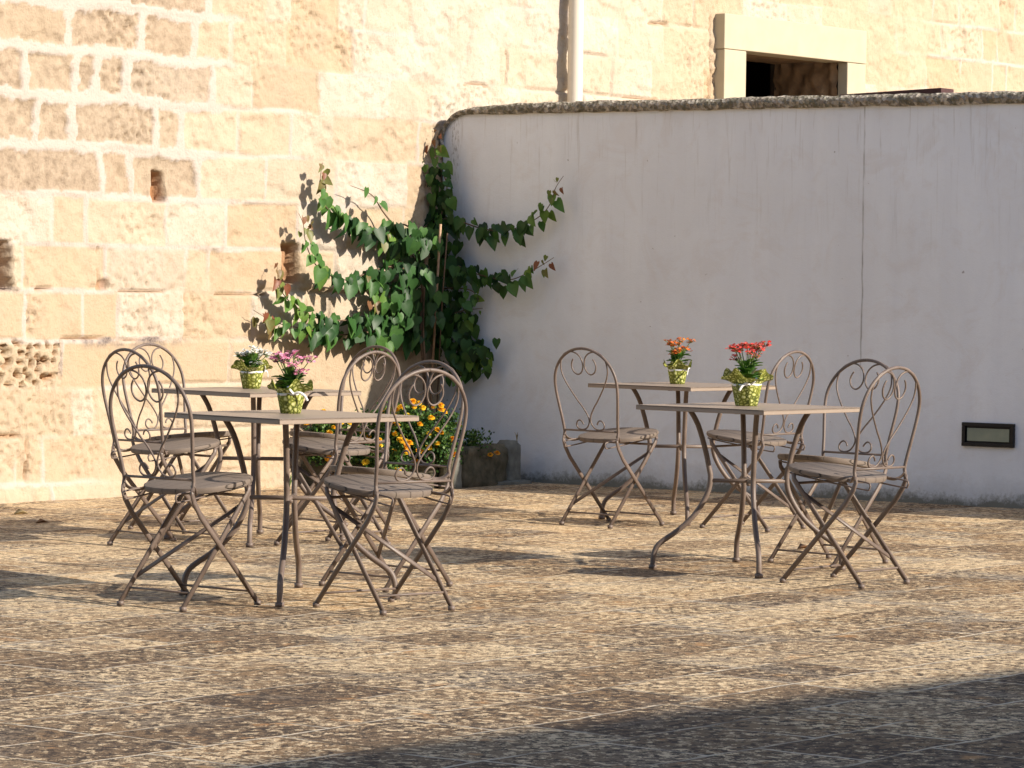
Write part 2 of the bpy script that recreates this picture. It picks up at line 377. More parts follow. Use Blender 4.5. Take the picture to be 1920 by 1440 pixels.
# ---------------------------------------------------------------- stone wall
ZB = [-.05, .095, .355, .62, .88, 1.155, 1.41, 1.685, 1.955, 2.225, 2.485, 2.745, 3.01, 3.27, 3.53, 3.80]
KNOWN = {1: [-3.63, -3.43, -2.51], 2: [-3.22, -3.06, -2.39], 3: [-3.305, -1.955, -1.14], 4: [-3.575, -3.145, -2.87, -2.33, -1.76],
         5: [-3.60, -2.97, -2.315, -2.115, -1.46], 6: [-3.38, -3.12, -2.495, -1.98], 7: [-3.005, -2.775, -2.23],
         8: [-3.51, -3.235, -2.575, -2.37], 9: [-3.605, -3.21, -3.055, -2.82, -2.11], 10: [-3.275, -2.685, -2.28, -1.95]}
def make_stone_wall():
    h = .0125
    ss = np.concatenate([np.arange(-6, -4.4, .5), np.arange(-4.4, 8.2, h), np.arange(8.2, 24, .5)])
    zz = np.concatenate([np.arange(-.06, 3.76, h), np.arange(3.8, 7.01, .4)])
    S, Z = np.meshgrid(ss, zz)
    jw = fbm(S * 3.1, Z * 3.1, 21, 3) * .06; jz = fbm(S * 2.1 + 9, Z * 1.2, 31, 4) * .075
    thick = (1 - sstep(-2.35, -1.7, S)) * sstep(1.45, 2.0, Z)            # wide flush joints top left
    tint = np.zeros_like(S); ds = np.full_like(S, 9.0); wea = np.zeros_like(S)
    Zj = Z + jz * (.45 + .2 * thick)
    dz = np.full_like(S, 9.0)
    for b in ZB: dz = np.minimum(dz, np.abs(Zj - b))
    rr = random.Random(5)
    smooth = np.zeros_like(S)
    for i in range(len(ZB) - 1):
        rowm = (Zj >= ZB[i]) & (Zj < ZB[i + 1])
        if i == len(ZB) - 2: rowm |= Zj >= ZB[i + 1]
        js = [-20.0, -3.95]
        for k in KNOWN.get(i, []): js.append(k)
        cur = js[-1]
        while cur < 8.5:
            cur += rr.choice([.22, .34, .42, .5, .55, .62]) * (1 + .15 * rr.random()); js.append(cur)
        js.append(30.0)
        for k in range(len(js) - 1):
            t = rr.random(); mid = (js[k] + js[k + 1]) / 2; w = 0.0
            zc = (ZB[i] + ZB[i + 1]) / 2
            if mid < -2.2 and zc > 1.7: w = .55 + .45 * rr.random(); 
            elif rr.random() < .3: w = .25 * rr.random()
            if -.9 < mid < 2.2 and zc > 2.1: t = .8 + .2 * rr.random(); w = 0
            sm = 1.0 if ((i == 3 and -3.3 < mid < 0) or (i == 4 and (mid < -3.5 or -3.2 < mid < -2.8)) or (i < 4 and mid > -1.9 and rr.random() < .7)) else 0.0
            if sm: t = .22 * rr.random(); w = 0
            m = rowm & (S + jw >= js[k]) & (S + jw < js[k + 1])
            tint[m] = t; wea[m] = w; smooth[m] = sm
        for j in js: ds[rowm] = np.minimum(ds[rowm], np.abs(S[rowm] + jw[rowm] - j))
    edge = np.minimum(dz, ds)
    # wobbly joint width
    wn_ = fbm(S * 22, Z * 22, 41, 4)
    jwid = .007 + thick * .021 + np.maximum(0, fbm(S * 2, Z * 2, 51, 3)) * .02
    edge2 = edge + wn_ * (.012 + .045 * thick)
    fade = np.clip(sstep(-.10, .06, fbm(S * 1.9 + 5, Z * 1.9, 141, 3)) + thick, .12, 1)
    mort = (1 - sstep(jwid, jwid + .010, edge2)) * fade
    pointed = np.clip(sstep(-.05, .12, fbm(S * .9, Z * .9, 61, 3)) + thick + (1 - sstep(.4, 1.2, S)) * .35 * sstep(1.2, 1.5, Z), 0, 1)    # repointed flush areas
    rough = fbm(S * 9, Z * 9, 71, 5)
    pits = sstep(.30, .16, worley(S * 22, Z * 16, 3)) * sstep(.02, .22, fbm(S * 2.2, Z * 2.2, 81, 3) + .05)
    D = fbm(S * 1.1, Z * 1.1, 91, 3) * .02
    D += (rough * .027 * (1 - .8 * smooth)) * (1 - mort * .7)
    D += (tint - .5) * .008
    D -= mort * (1 - pointed) * .024
    D -= wea * .006 * (1 - mort)
    D -= pits * .020 * (1 - mort) * (1 - smooth); D -= sstep(.06, .16, fbm(S * 5 + 2, Z * 6, 151, 5)) * .011 * (1 - smooth) * (1 - mort)
    # dark open cracks between some courses
    crack = np.zeros_like(S)
    for (a, b, zc, w) in [(-2.86, -2.50, 1.155, .010), (-3.50, -3.38, 1.155, .012), (-3.3, -2.5, .885, .006), (-3.9, -3.62, .36, .012), (-2.1, -1.62, 1.145, .006), (1.9, 2.3, 2.48, .010), (.2, .45, 2.485, .008), (2.2, 2.42, 3.0, .01), (-1.2, -.9, .36, .006)]:
        zc2 = zc + fbm(S * 3, S * 0, 7, 3) * .03
        crack = np.maximum(crack, (1 - sstep(w * .5, w, np.abs(Z - zc2))) * sstep(a - .02, a + .02, S) * (1 - sstep(b - .02, b + .02, S)))
    for (sc_, a, b, w) in [(-3.55, .12, .33, .014), (-3.31, .63, .88, .006), (-3.02, 1.2, 1.4, .005), (-2.42, .37, .6, .005), (2.93, 2.5, 3.1, .012), (.62, 2.5, 2.72, .008)]:
        s2 = sc_ + fbm(Z * 6, Z * 0 + 3, 9, 3) * .06
        crack = np.maximum(crack, (1 - sstep(w * .5, w, np.abs(S - s2))) * sstep(a - .02, a + .02, Z) * (1 - sstep(b - .02, b + .02, Z)))
    D -= crack * .035
    hole = np.zeros_like(S); nn = fbm(S * 8, Z * 8, 101, 3) * .05
    def rect(a, b, c, d, e=.012): return sstep(a - e, a + e, S + nn) * (1 - sstep(b - e, b + e, S + nn)) * sstep(c - e, c + e, Z + nn) * (1 - sstep(d - e, d + e, Z + nn))
    h1 = rect(-2.585, -2.50, 1.66, 1.84); h2 = rect(-4.1, -3.70, 1.15, 1.42); h3 = rect(-1.49, -1.34, 1.20, 1.44); h4 = rect(-3.02, -2.95, 1.16, 1.22) * .6
    D -= h1 * .09 + h2 * .12 + h3 * .09 + h4 * .05
    D += rect(-3.70, -3.62, 1.16, 1.41) * .02
    hole = np.clip(h1 + .55 * h2 + .8 * h3 + h4 + crack * .5, 0, 1)
    hc = rect(-3.86, -3.32, .635, .865, .02); wl = worley(S * 17 + nn * 12, Z * 22 + nn * 8, 77) ; hp = sstep(.36, .26, wl) * hc
    D -= hp * .06; tint = tint * (1 - hc) + .25 * hc; hole = np.maximum(hole, hp * .8)
    stain = (1 - sstep(0, .07, .885 - Z)) * (Z < .90) * sstep(-3.28, -3.2, S) * (1 - sstep(-2.55, -2.2, S)) * sstep(-.1, .15, fbm(S * 18, Z * 18, 111, 3) + .08)
    stain = np.maximum(stain, sstep(.12, .25, fbm(S * 10, Z * 10, 121, 4)) * (np.hypot(S + 2.66, (Z - 1.60) * 1.0) < .10))
    stain = np.maximum(stain, .7 * sstep(.10, .25, fbm(S * 12, Z * 12, 131, 4)) * (((np.abs(S + 3.35) < .2) & (np.abs(Z - .97) < .08))))
    # slightly weathered foot
    foot = 1 - sstep(0, .12, Z); D += foot * .03
    V = np.stack([S.ravel(), -D.ravel(), Z.ravel()], 1)
    nx, nz = len(ss), len(zz)
    i = np.arange((nz - 1) * (nx - 1)); r = i // (nx - 1); c = i % (nx - 1); a = r * nx + c
    sc_ = ss[c] + h / 2; zc_ = zz[r] + h / 2
    keep = ~((sc_ > 3.285) & (sc_ < 4.60) & (zc_ > 1.9) & (zc_ < 2.885))
    keep &= ~((sc_ > .5) & (sc_ < 24) & (zc_ < 1.2) & (r % 1 == 1))
    a = a[keep]; F = np.stack([a, a + 1, a + nx + 1, a + nx], 1)
    o = mesh_obj('stone_wall', V.tolist(), F.tolist(), M_stone, attrs=dict(tint=tint.ravel(), mortar=(mort * (.35 + .65 * pointed)).ravel(), weather=wea.ravel(), stain=np.clip(stain, 0, 1).ravel(), hole=hole.ravel()))
    o.location = C0; o.rotation_euler = (0, 0, PS)
    tag(o, 'tall sunlit wall of golden limestone blocks running behind everything', 'wall')
    # back of the wall
    b = MB(); b.box((-2.35, .85, 3.4), (7.3, .1, 7.2)); b.box((16.2, .85, 3.4), (17, .1, 7.2)); 
    bb = b.build('wall_back', M_facade, o, False)
    return o
stone = make_stone_wall()
def make_window():
    W = empty('window'); W.parent = stone
    W.location = (0, 0, 0)
    b = MB(); b.box((3.925, .035, 3.005), (1.85, .20, .245)); lt = bevel(b.build('lintel', M_frame, W, False), .006)
    for x0, x1 in ((3.01, 3.28), (4.60, 4.85)):
        b = MB(); b.box(((x0 + x1) / 2, -.018, 2.385), (x1 - x0, .085, .99)); bevel(b.build('jamb', M_frame, W, False), .006)
    # deep reveal, rough stones
    xs = np.linspace(0, 1, 40)
    V = []; F = []
    def sheet(p0, du, dv, nu, nv, amp, seed):
        n0 = len(V); nrm = Vector(du).cross(Vector(dv)).normalized()
        for j in range(nv + 1):
            for i in range(nu + 1):
                p = Vector(p0) + Vector(du) * (i / nu) + Vector(dv) * (j / nv)
                d = float(fbm(np.array([i * .35]), np.array([j * .35]), seed, 4)[0]) * amp
                V.append(p + nrm * d)
        for j in range(nv):
            for i in range(nu): a = n0 + j * (nu + 1) + i; F.append((a, a + 1, a + nu + 2, a + nu + 1))
    sheet((4.60, .024, 1.9), (0, .56, 0), (0, 0, 1.0), 30, 36, .10, 4)
    sheet((3.30, .12, 2.885), (1.31, 0, 0), (0, .46, 0), 30, 20, .02, 6)
    sheet((3.30, .58, 1.9), (0, -.55, 0), (0, 0, 1.0), 20, 20, .05, 8)
    mesh_obj('reveal', V, F, M_recess, W)
    b = MB()
    b.box((4.6, 2.9, 2.4), (5.4, .05, 2.6)); b.box((1.9, 1.75, 2.4), (.05, 2.3, 2.6)); b.box((7.3, 1.75, 2.4), (.05, 2.3, 2.6)); b.box((4.6, 1.75, 3.72), (5.4, 2.3, .05)); b.box((4.6, 1.75, 1.08), (5.4, 2.3, .05))
    b.box((2.6, .60, 2.4), (1.38, .05, 2.6)); b.box((5.96, .60, 2.4), (2.70, .05, 2.6)); b.box((3.95, .60, 3.3), (1.4, .05, .8))
    b.build('dark_room', M_dark, W, False)
make_window()

# ---------------------------------------------------------------- white wall with rough coping
def top_at(s): 
    r = .17
    return 2.285 if s > r else 2.285 - r * (1 - math.sqrt(max(0, 1 - ((r - s) / r) ** 2))) * 1.1
def make_white_wall():
    W = empty('plaster_wall', C0, PW)
    tag(W, 'smooth white plastered boundary wall in shade with rough grey top', 'wall')
    ss = [0, .004, .012, .03, .05, .08, .11, .14] + list(np.arange(.17, 9.0, .05)); nt = 46
    V = []; F = []
    for s in ss:
        tp = top_at(s)
        for j in range(nt + 1):
            z = -.05 + (tp + .05) * j / nt
            d = float(fbm(np.array([s * .9]), np.array([z * .9]), 5, 3)[0]) * .012
            V.append((s, d, z))
        V.append((s, .30, tp)); V.append((s, .30, -.05))
    m = nt + 3
    for i in range(len(ss) - 1):
        for j in range(m - 1): a = i * m + j; F.append((a, a + m, a + m + 1, a + 1))
    F.append(tuple(range(m))[::-1]); F.append(tuple((len(ss) - 1) * m + j for j in range(m)))
    o = mesh_obj('plaster_face', V, F, M_white, W); auto_smooth(o, 30)
    # coping: follows the rounded shoulder
    path = []
    s = 0; zc = 2.03
    for z in np.arange(2.085, 2.10, .006): path.append((.006, z))
    for a in np.arange(0, 91, 6): path.append((.17 - .172 * math.cos(R(a)), 2.285 - .187 + .187 * math.sin(R(a))))
    for s in np.arange(.185, 9.0, .016): path.append((s, 2.287))
    V = []; F = []; prof = [(-.016, -.012), (-.034, .010), (-.032, .036), (-.012, .055), (.06, .062), (.16, .064), (.26, .056), (.33, .035), (.335, -.01)]
    for i, (s, z) in enumerate(path):
        j0, j1 = max(0, i - 1), min(len(path) - 1, i + 1)
        t = Vector((path[j1][0] - path[j0][0], path[j1][1] - path[j0][1])).normalized(); n = Vector((-t.y, t.x))
        k = min(1, .04 + i / 40.)
        for q, (py, pn) in enumerate(prof):
            e = float(fbm(np.array([i * .31 + q * 3.7]), np.array([q * 1.9]), 9, 3)[0]) * .026
            e2 = float(fbm(np.array([i * .045]), np.array([3.0]), 19, 3)[0]) * .02
            pp = (pn + (e + e2 if q < 8 else 0)) * k if pn > 0 else pn + e * .5
            V.append((s + n.x * pp, py - e * .5, z + n.y * pp))
    m = len(prof)
    for i in range(len(path) - 1):
        for q in range(m - 1): a = i * m + q; F.append((a, a + m, a + m + 1, a + 1))
    mesh_obj('coping', V, F, M_coping, W)
    b = MB(); pts = [(s, -.004, z - .004 + .003 * math.sin(s * 9) + .002 * math.sin(s * 31)) for s, z in path[18::3]]
    b.tube(pts, .0085, 6); b.build('plaster_lip', M_pipe, W)
    return W
make_white_wall()
# recessed wall lamp
def make_wall_lamp():
    W = empty('wall_light', PWh(3.82, .405), PW)
    tag(W, 'black framed rectangular step light set low in the white wall', 'wall light')
    b = MB(); w, h, t = .325, .135, .022
    for z in (-1, 1): b.box((0, -.008, z * (h - t) / 2), (w, .03, t))
    for x in (-1, 1): b.box((x * (w - t) / 2, -.008, 0), (t, .028, h - 2 * t))
    b.box((0, -.002, 0), (w - .04, .006, h - .04))
    bevel(b.build('frame', M_black, W, False), .004)
    t_ = NT('greenish_lamp_glass', .25, .5); t_.out(t_.mix(t_.noise(9, 3), (.12, .17, .16), (.34, .37, .27)))
    b = MB(); b.box((0, -.0095, 0), (w - .062, .006, h - .062)); b.build('glass', t_.m, W, False)
make_wall_lamp()
# drainpipe
def make_pipe():
    W = empty('drainpipe', PSt(1.255, 0, .085)); W.rotation_euler = (0, 0, PS)
    tag(W, 'cream plastic drainpipe running up the limestone wall', 'drainpipe')
    b = MB(); b.tube([(0, 0, .1), (0, 0, 6.8)], .05, 24, caps=False); b.build('pipe', M_pipe, W)
    for z in (2.0, 4.1, 6.0):
        b = MB(); b.tube([(0, 0, z), (0, 0, z + .03)], .056, 24); b.box((0, .06, z + .015), (.03, .06, .02)); b.build('bracket', M_pipe, W)
make_pipe()
# thin dark red slab behind the coping
b = MB(); b.box((0, 0, 0), (.66, .16, .030)); o = b.build('dark_slab', M_slab, None, False)
o.location = PWh(3.08, 2.356, -.22); o.rotation_euler = (0, R(-2.2), PW)
tag(o, 'thin dark red slab lying on top of the white wall', 'metal sheet'); bevel(o, .002)

# ---------------------------------------------------------------- opposite building (outside the frame; its roof edge casts the shadow in the foreground)
def make_building():
    hgt = 6.5; d = Vector((2.405, 2.45, 0)).normalized(); n = Vector((d.y, -d.x, 0))
    e0 = Vector((.504, 9.665, 0)) + Vector((SUN.x, SUN.y, 0)) * (hgt / SUN.z)
    W = empty('courtyard_building', e0, math.atan2(d.y, d.x)); tag(W, 'tall limestone building across the courtyard', 'building')
    b = MB(); L0, L1 = -22, 14
    b.box(((L0 + L1) / 2, -3, hgt / 2 - .15), (L1 - L0, 6, hgt - .3)); b.build('wall', M_facade, W, False)
    b = MB(); b.box(((L0 + L1) / 2, -3, hgt - .15), (L1 - L0 + .1, 6.1, .3)); b.build('cornice', M_frame, W, False)
    for i in range(7):
        x = -19 + i * 4.6
        for z in (1.9, 4.6):
            f = MB(); f.box((x, .02, z), (1.2, .08, 1.7)); fo = f.build('window', M_frame, W, False)
            f = MB(); f.box((x, .07, z), (.95, .04, 1.45)); f.build('shutter', M_shutter, fo, False)
make_building()
def make_rear_sky_blocker():  # unseen block added behind the camera to cut sky light on the foreground
    W = empty('rear_sky_blocker', (-1, -1.8, 0)); tag(W, 'added unseen block behind the viewer, dimming sky light on the foreground', 'building')
    b = MB(); b.box((0, -3, 4.5), (34, 6, 9.0)); b.build('wall', M_facade, W, False)
    for i in range(6):
        x = -13 + i * 5
        for z in (1.9, 5.0):
            f = MB(); f.box((x, .02, z), (1.2, .08, 1.7)); fo = f.build('window', M_frame, W, False)
            f = MB(); f.box((x, .07, z), (.95, .04, 1.45)); f.build('shutter', M_shutter, fo, False)
make_rear_sky_blocker()

# ---------------------------------------------------------------- bistro table
def make_table():
    T = empty('bistro_table')
    b = MB(); s = .35; b.box((0, 0, .706), (.70, .70, .008)); 
    for k in range(4):
        rot = Matrix.Rotation(k * math.pi / 2, 3, 'Z'); c = rot @ Vector((0, -s + .003, .6995)); b.box(c, (.70 if k % 2 == 0 else .688, .006, .021), rot)
    top = bevel(b.build('tabletop', M_top, T, False), .002)
    for v in (top,): v.rotation_euler = (0, 0, R(45))
    prof = [(.265, .699), (.224, .627), (.19, .518), (.173, .44), (.166, .40), (.173, .345), (.2, .285), (.245, .222), (.307, .165), (.36, .128), (.392, .10), (.408, .062), (.412, .012)]
    for k in range(4):
        a = -math.pi / 2 + k * math.pi / 2
        P = catmull([(r * math.cos(a), r * math.sin(a), z) for r, z in prof], 4)
        b = MB(); b.tube(P, .0118, 10); lg = b.build('leg', M_metal, T)
        b = MB(); x, y = .412 * math.cos(a), .412 * math.sin(a); b.tube([(x, y, 0), (x, y, .018)], .018, 10); b.build('foot', M_metal, lg)
        b = MB()
        for q in (-.085, .085):
            r2 = .265; px, py = r2 * math.cos(a) - q * math.sin(a), r2 * math.sin(a) + q * math.cos(a); b.tube([(px, py, .702), (px, py, .684)], .013, 8)
        b.box((r2 * math.cos(a), r2 * math.sin(a), .6965), (.03, .20, .008), Matrix.Rotation(a, 3, 'Z')); b.build('screw_plate', M_metal, T)
    b = MB(); b.tube([(-.168, 0, .385), (.168, 0, .385)], .0095, 8); b.tube([(0, -.168, .385), (0, .168, .385)], .0094, 8); b.build('stretcher', M_metal, T)
    b = MB(); b.tube([(0, 0, .362), (0, 0, .366), (0, 0, .376), (0, 0, .384)], [.003, .010, .011, .006], 10); b.build('finial', M_metal, T)
    return T
def copy_tree(o, parent=None):
    c = o.copy(); C.link(c)
    if parent is not None: c.parent = parent
    for ch in list(o.children): copy_tree(ch, c)
    return c
TG = 'square bistro tables on the terrace'
TABLES = [(-.852, 13.049, -.023, 'square taupe iron table carrying the pink-flowered pot'), (-1.204, 15.89, .017, 'square taupe iron table carrying the white-flowered pot'),
          (1.031, 14.60, .05, 'square taupe iron table carrying the red-flowered pot'), (.891, 17.653, .039, 'square taupe iron table carrying the orange-flowered pot')]
t0 = make_table()
for i, (x, y, a, lab) in enumerate(TABLES):
    o = t0 if i == 0 else copy_tree(t0)
    o.location = (x, y, 0); o.rotation_euler = (0, 0, a); tag(o, lab, 'table', TG)

# ---------------------------------------------------------------- folding chair
HW, HX = .180, .207
RY, RZ, TY, TZ = -.118, .485, -.200, .903
def plane_pt(x, h, off=0.0):
    k = h / .418; return (x, RY + (TY - RY) * k + off, RZ + h)
SCR = [(.046, .030), (.052, .041), (.066, .051), (.083, .046), (.093, .027), (.083, .009), (.057, .0035), (.026, .012), (.006, .041), (.009, .072), (.036, .115), (.070, .155), (.125, .231),
       (.153, .290), (.153, .340), (.136, .375), (.108, .394), (.073, .399), (.036, .388), (.012, .362), (.0055, .326), (.018, .297), (.043, .284), (.069, .296), (.081, .322), (.077, .345), (.066, .362)]
def make_chair(flip):
    T = empty('folding_chair')
    hp = [(HW, 0), (HW + .006, .06), (HW + .017, .13), (HW + .025, .19), (HX, .235)]
    for a in range(10, 91, 8): hp.append((HX * math.cos(R(a)) , .235 + .183 * math.sin(R(a))))
    right = [plane_pt(x, h) for x, h in hp]; left = [(-x, y, z) for x, y, z in right][::-1]
    low = [(HW, -.122, .44), (HW, RY - .001, .465)]
    pts = low + right + left + [(-x, y, z) for x, y, z in low[::-1]]
    b = MB(); b.tube(catmull(pts, 3), .0074, 10); b.tube([(-HW, RY, RZ), (HW, RY, RZ)], .0052, 8); b.build('back_frame', M_metal, T)
    for sx in (1, -1):
        b = MB(); b.tube(catmull([plane_pt(sx * x, h + .002) for x, h in SCR], 5), .0039, 8); b.build('scroll', M_metal, T)
    # seat: slatted board with a rounded front
    N = 44; rim = []
    for k in range(N):
        a = 2 * math.pi * k / N; x = .197 * math.copysign(abs(math.cos(a)) ** .86, math.cos(a)); y = .095 + .195 * math.copysign(abs(math.sin(a)) ** .86, math.sin(a)); rim.append((x, y))
    V = []; F = []
    for z, sc_ in ((.464, .965), (.461, .995), (.450, 1.0), (.440, .975)):
        for x, y in rim: V.append((x * sc_, (y - .095) * sc_ + .095, z + .006 + (y - .095) * .115))
    for r_ in range(3):
        for k in range(N): a = r_ * N + k; c = r_ * N + (k + 1) % N; F.append((a, a + N, c + N, c))
    V.append((0, .095, .4705)); V.append((0, .095, .446))
    for k in range(N): F.append((k, (k + 1) % N, 4 * N)); F.append((3 * N + k, 4 * N + 1, 3 * N + (k + 1) % N))
    st = mesh_obj('seat', V, F, M_seat, T); auto_smooth(st, 40)
    # legs
    for sx in (1, -1):
        b = MB(); P = [(sx * HW, -.122, .455), (sx * HW, -.124, .43), (sx * HW, -.112, .40), (sx * HW, -.075, .345), (sx * HW, .236, .012)]
        b.tube(P, [.009, .010, .0112, .0112, .011], 8, flat=(1.0, .55), up=(0, 1, .3)); lg = b.build('leg', M_metal, T)
        b = MB(); b.tube([(sx * HW, .236, 0), (sx * HW, .236, .017)], .0135, 10); b.build('foot', M_metal, lg)
        xb = sx * .163
        b = MB(); b.tube([(xb, .202, .455), (xb, .198, .43), (xb, -.149, .012)], .0112, 8, flat=(1.0, .55), up=(0, 1, .3)); lg = b.build('leg', M_metal, T)
        b = MB(); b.tube([(xb, -.149, 0), (xb, -.149, .017)], .0135, 10); b.build('foot', M_metal, lg)
        # curved bracket from the back tube to the seat
        b = MB(); b.tube(catmull([(sx * HW, -.120, .462), (sx * (HW - .008), -.105, .444), (sx * (HW - .028), -.085, .434), (sx * (HW - .052), -.06, .440)], 4), .012, 8, flat=(.35, 1.0), up=(0, 1, 1)); b.build('bracket', M_metal, T)
        # folding guide rod
        xr = sx * .137
        P = [(xr, .24, .456), (xr, .20, .448), (xr, .0, .420), (xr, -.145, .402), (xr, -.163, .408), (xr, -.166, .422), (xr, -.150, .432), (xr, -.05, .442)]
        b = MB(); b.tube(catmull(P, 4), .0036, 6); b.build('guide_rod', M_metal, T)
    b = MB(); b.tube([(-HW, .196, .055), (HW, .196, .055)], .0045, 8); b.build('stretcher', M_metal, T)
    b = MB(); b.tube([(-.163, -.105, .065), (.163, -.105, .065)], .0045, 8); b.build('stretcher', M_metal, T)
    b = MB(); b.tube([(-.163, .185, .415), (.163, .185, .415)], .006, 8); b.build('stretcher', M_metal, T)
    def Bp(z): return -.149 + (z - .012) / .413 * .346
    z1, z0 = .385, .105
    b = MB(); b.tube([(flip * .163, Bp(z1) + .004, z1), (-flip * .163, Bp(z0) + .004, z0)], .010, 8, flat=(1.0, .4), up=(0, .6, 1)); b.build('brace', M_metal, T)
    return T
cA = make_chair(1); cB = make_chair(-1)      # brace from right to left / left to right
CG = 'folding chairs around the tables'
CH = [('A', -1.238, 12.635, -38.5, 'heart-backed chair at the left of the pink-flowered table'),
      ('B', -.436, 12.60, 40.5, 'heart-backed chair right of the pink-flowered table, nearest the viewer'),
      ('B', -.463, 13.611, 137.6, 'heart-backed chair facing outward behind the nearest right-hand one at the pink-flowered table'),
      ('A', -1.616, 15.446, -45.9, 'leftmost heart-backed chair, at the white-flowered table with its back outward'),
      ('A', -1.637, 16.498, -129, 'heart-backed chair against the sunlit stone wall at the left back of the white-flowered table'),
      ('B', -.784, 15.609, 52, 'heart-backed chair right of the white-flowered table, in front of its twin'),
      ('B', -.819, 16.642, 133.7, 'heart-backed chair facing outward behind its twin, right of the white-flowered table by the flower bed'),
      ('A', .484, 17.165, -42.5, 'heart-backed chair standing alone left of the orange-flowered table'),
      ('B', 1.272, 17.078, 52, 'heart-backed chair right of the orange-flowered table, behind the red-flowered pot'),
      ('B', 1.456, 15.03, 135.3, 'heart-backed chair facing outward on the far right side of the red-flowered table'),
      ('B', 1.432, 13.963, 49, 'rightmost heart-backed chair, near side of the red-flowered table')]
used = {'A': False, 'B': False}
for k, x, y, a, lab in CH:
    src = cA if k == 'A' else cB
    o = src if not used[k] else copy_tree(src); used[k] = True
    o.location = (x, y, 0); o.rotation_euler = (0, 0, R(a)); tag(o, lab, 'chair', CG)

# ---------------------------------------------------------------- leaf helper
HEART = [(0, 0), (.27, -.13), (.50, .08), (.47, .38), (.27, .70), (0, 1.02)]
def add_leaf(b, base, v, nrm, size, wid=.9, fold=.12, curl=.15, tint=.3):
    v = v.normalized(); nrm = (nrm - v * nrm.dot(v)); 
    if nrm.length < 1e-4: nrm = Vector((0, 0, 1)) - v * v.z
    nrm.normalize(); u = v.cross(nrm)
    def P(a, t, h): return base + u * (a * size * wid) + v * (t * size) + nrm * (h * size - curl * size * t * t)
    mid = [P(0, 0, 0), P(0, .33, 0), P(0, .68, 0), P(0, 1.02, 0)]
    V = list(mid)
    for sx in (1, -1):
        V += [P(sx * .27, -.13, fold * .7), P(sx * .50, .08, fold), P(sx * .47, .38, fold), P(sx * .27, .70, fold * .6)]
    F = []
    for k, o in ((1, 4), (-1, 8)):
        q = [(0, o, o + 1, 1), (1, o + 1, o + 2, 2), (2, o + 2, o + 3, 3)]
        for f in q: F.append(f if k == 1 else f[::-1])
    b.a = tint; b.add(V, F)

# ---------------------------------------------------------------- climbing vine
WH = {
'W1':[(0.0, 1.60), (0.097, 1.625), (0.199, 1.609), (0.361, 1.566), (0.522, 1.55), (0.673, 1.576), (0.798, 1.642), (0.883, 1.717), (0.932, 1.814), (0.974, 1.886)],
'W2':[(0.019, 1.358), (0.121, 1.352), (0.244, 1.31), (0.386, 1.272), (0.567, 1.247), (0.725, 1.291), (0.842, 1.348), (0.924, 1.388)],
'W3':[(0.005, 1.425), (0.044, 1.559), (0.083, 1.709), (0.097, 1.842), (0.046, 1.975), (0.012, 2.075), (0.027, 2.175)],
'W4':[(-0.017, 1.024), (0.126, 1.026), (0.268, 1.055), (0.389, 1.07)],
'W5':[(0.004, 0.991), (0.149, 0.91), (0.272, 0.813), (0.394, 0.766), (0.463, 0.701)],
'W6':[(0.009, 1.174), (0.165, 1.193), (0.307, 1.178), (0.368, 1.113)],
'W7':[(0.046, 0.924), (0.163, 0.777), (0.222, 0.662), (0.287, 0.624)]}
ST = {
'S1':[(-0.307, 1.521), (-0.514, 1.583), (-0.715, 1.53), (-0.915, 1.558), (-1.088, 1.602), (-1.201, 1.679), (-1.247, 1.805), (-1.264, 1.932)],
'S1b':[(-0.59, 1.565), (-0.677, 1.66), (-0.819, 1.754), (-1.008, 1.803)],
'S2':[(-0.354, 1.29), (-0.61, 1.319), (-0.811, 1.285), (-1.032, 1.234), (-1.228, 1.274), (-1.34, 1.342), (-1.389, 1.453), (-1.425, 1.563), (-1.44, 1.625)],
'S3':[(-0.348, 0.993), (-0.655, 1.025), (-0.954, 0.993), (-1.247, 0.999), (-1.44, 1.063), (-1.583, 1.157), (-1.646, 1.26), (-1.628, 1.332)],
'S4':[(-0.502, 0.96), (-0.804, 0.921), (-1.1, 0.903), (-1.39, 0.936), (-1.627, 0.977), (-1.823, 1.049)],
'S6':[(-0.325, 1.125), (-0.557, 1.189), (-0.759, 1.22), (-0.909, 1.251)],
'S7':[(-0.319, 0.86), (-0.45, 0.927), (-0.601, 0.862), (-0.802, 0.831)],
'S8':[(-0.303, 1.323), (-0.434, 1.42), (-0.613, 1.483), (-0.74, 1.497)],
'S9':[(-0.321, 0.927), (-0.503, 1.058), (-0.707, 1.123), (-0.857, 1.074)]}
TRUNK = [(-0.278, 0.14), (-0.295, 0.397), (-0.316, 0.662), (-0.347, 0.927), (-0.342, 1.191), (-0.305, 1.422), (-0.255, 1.555)]
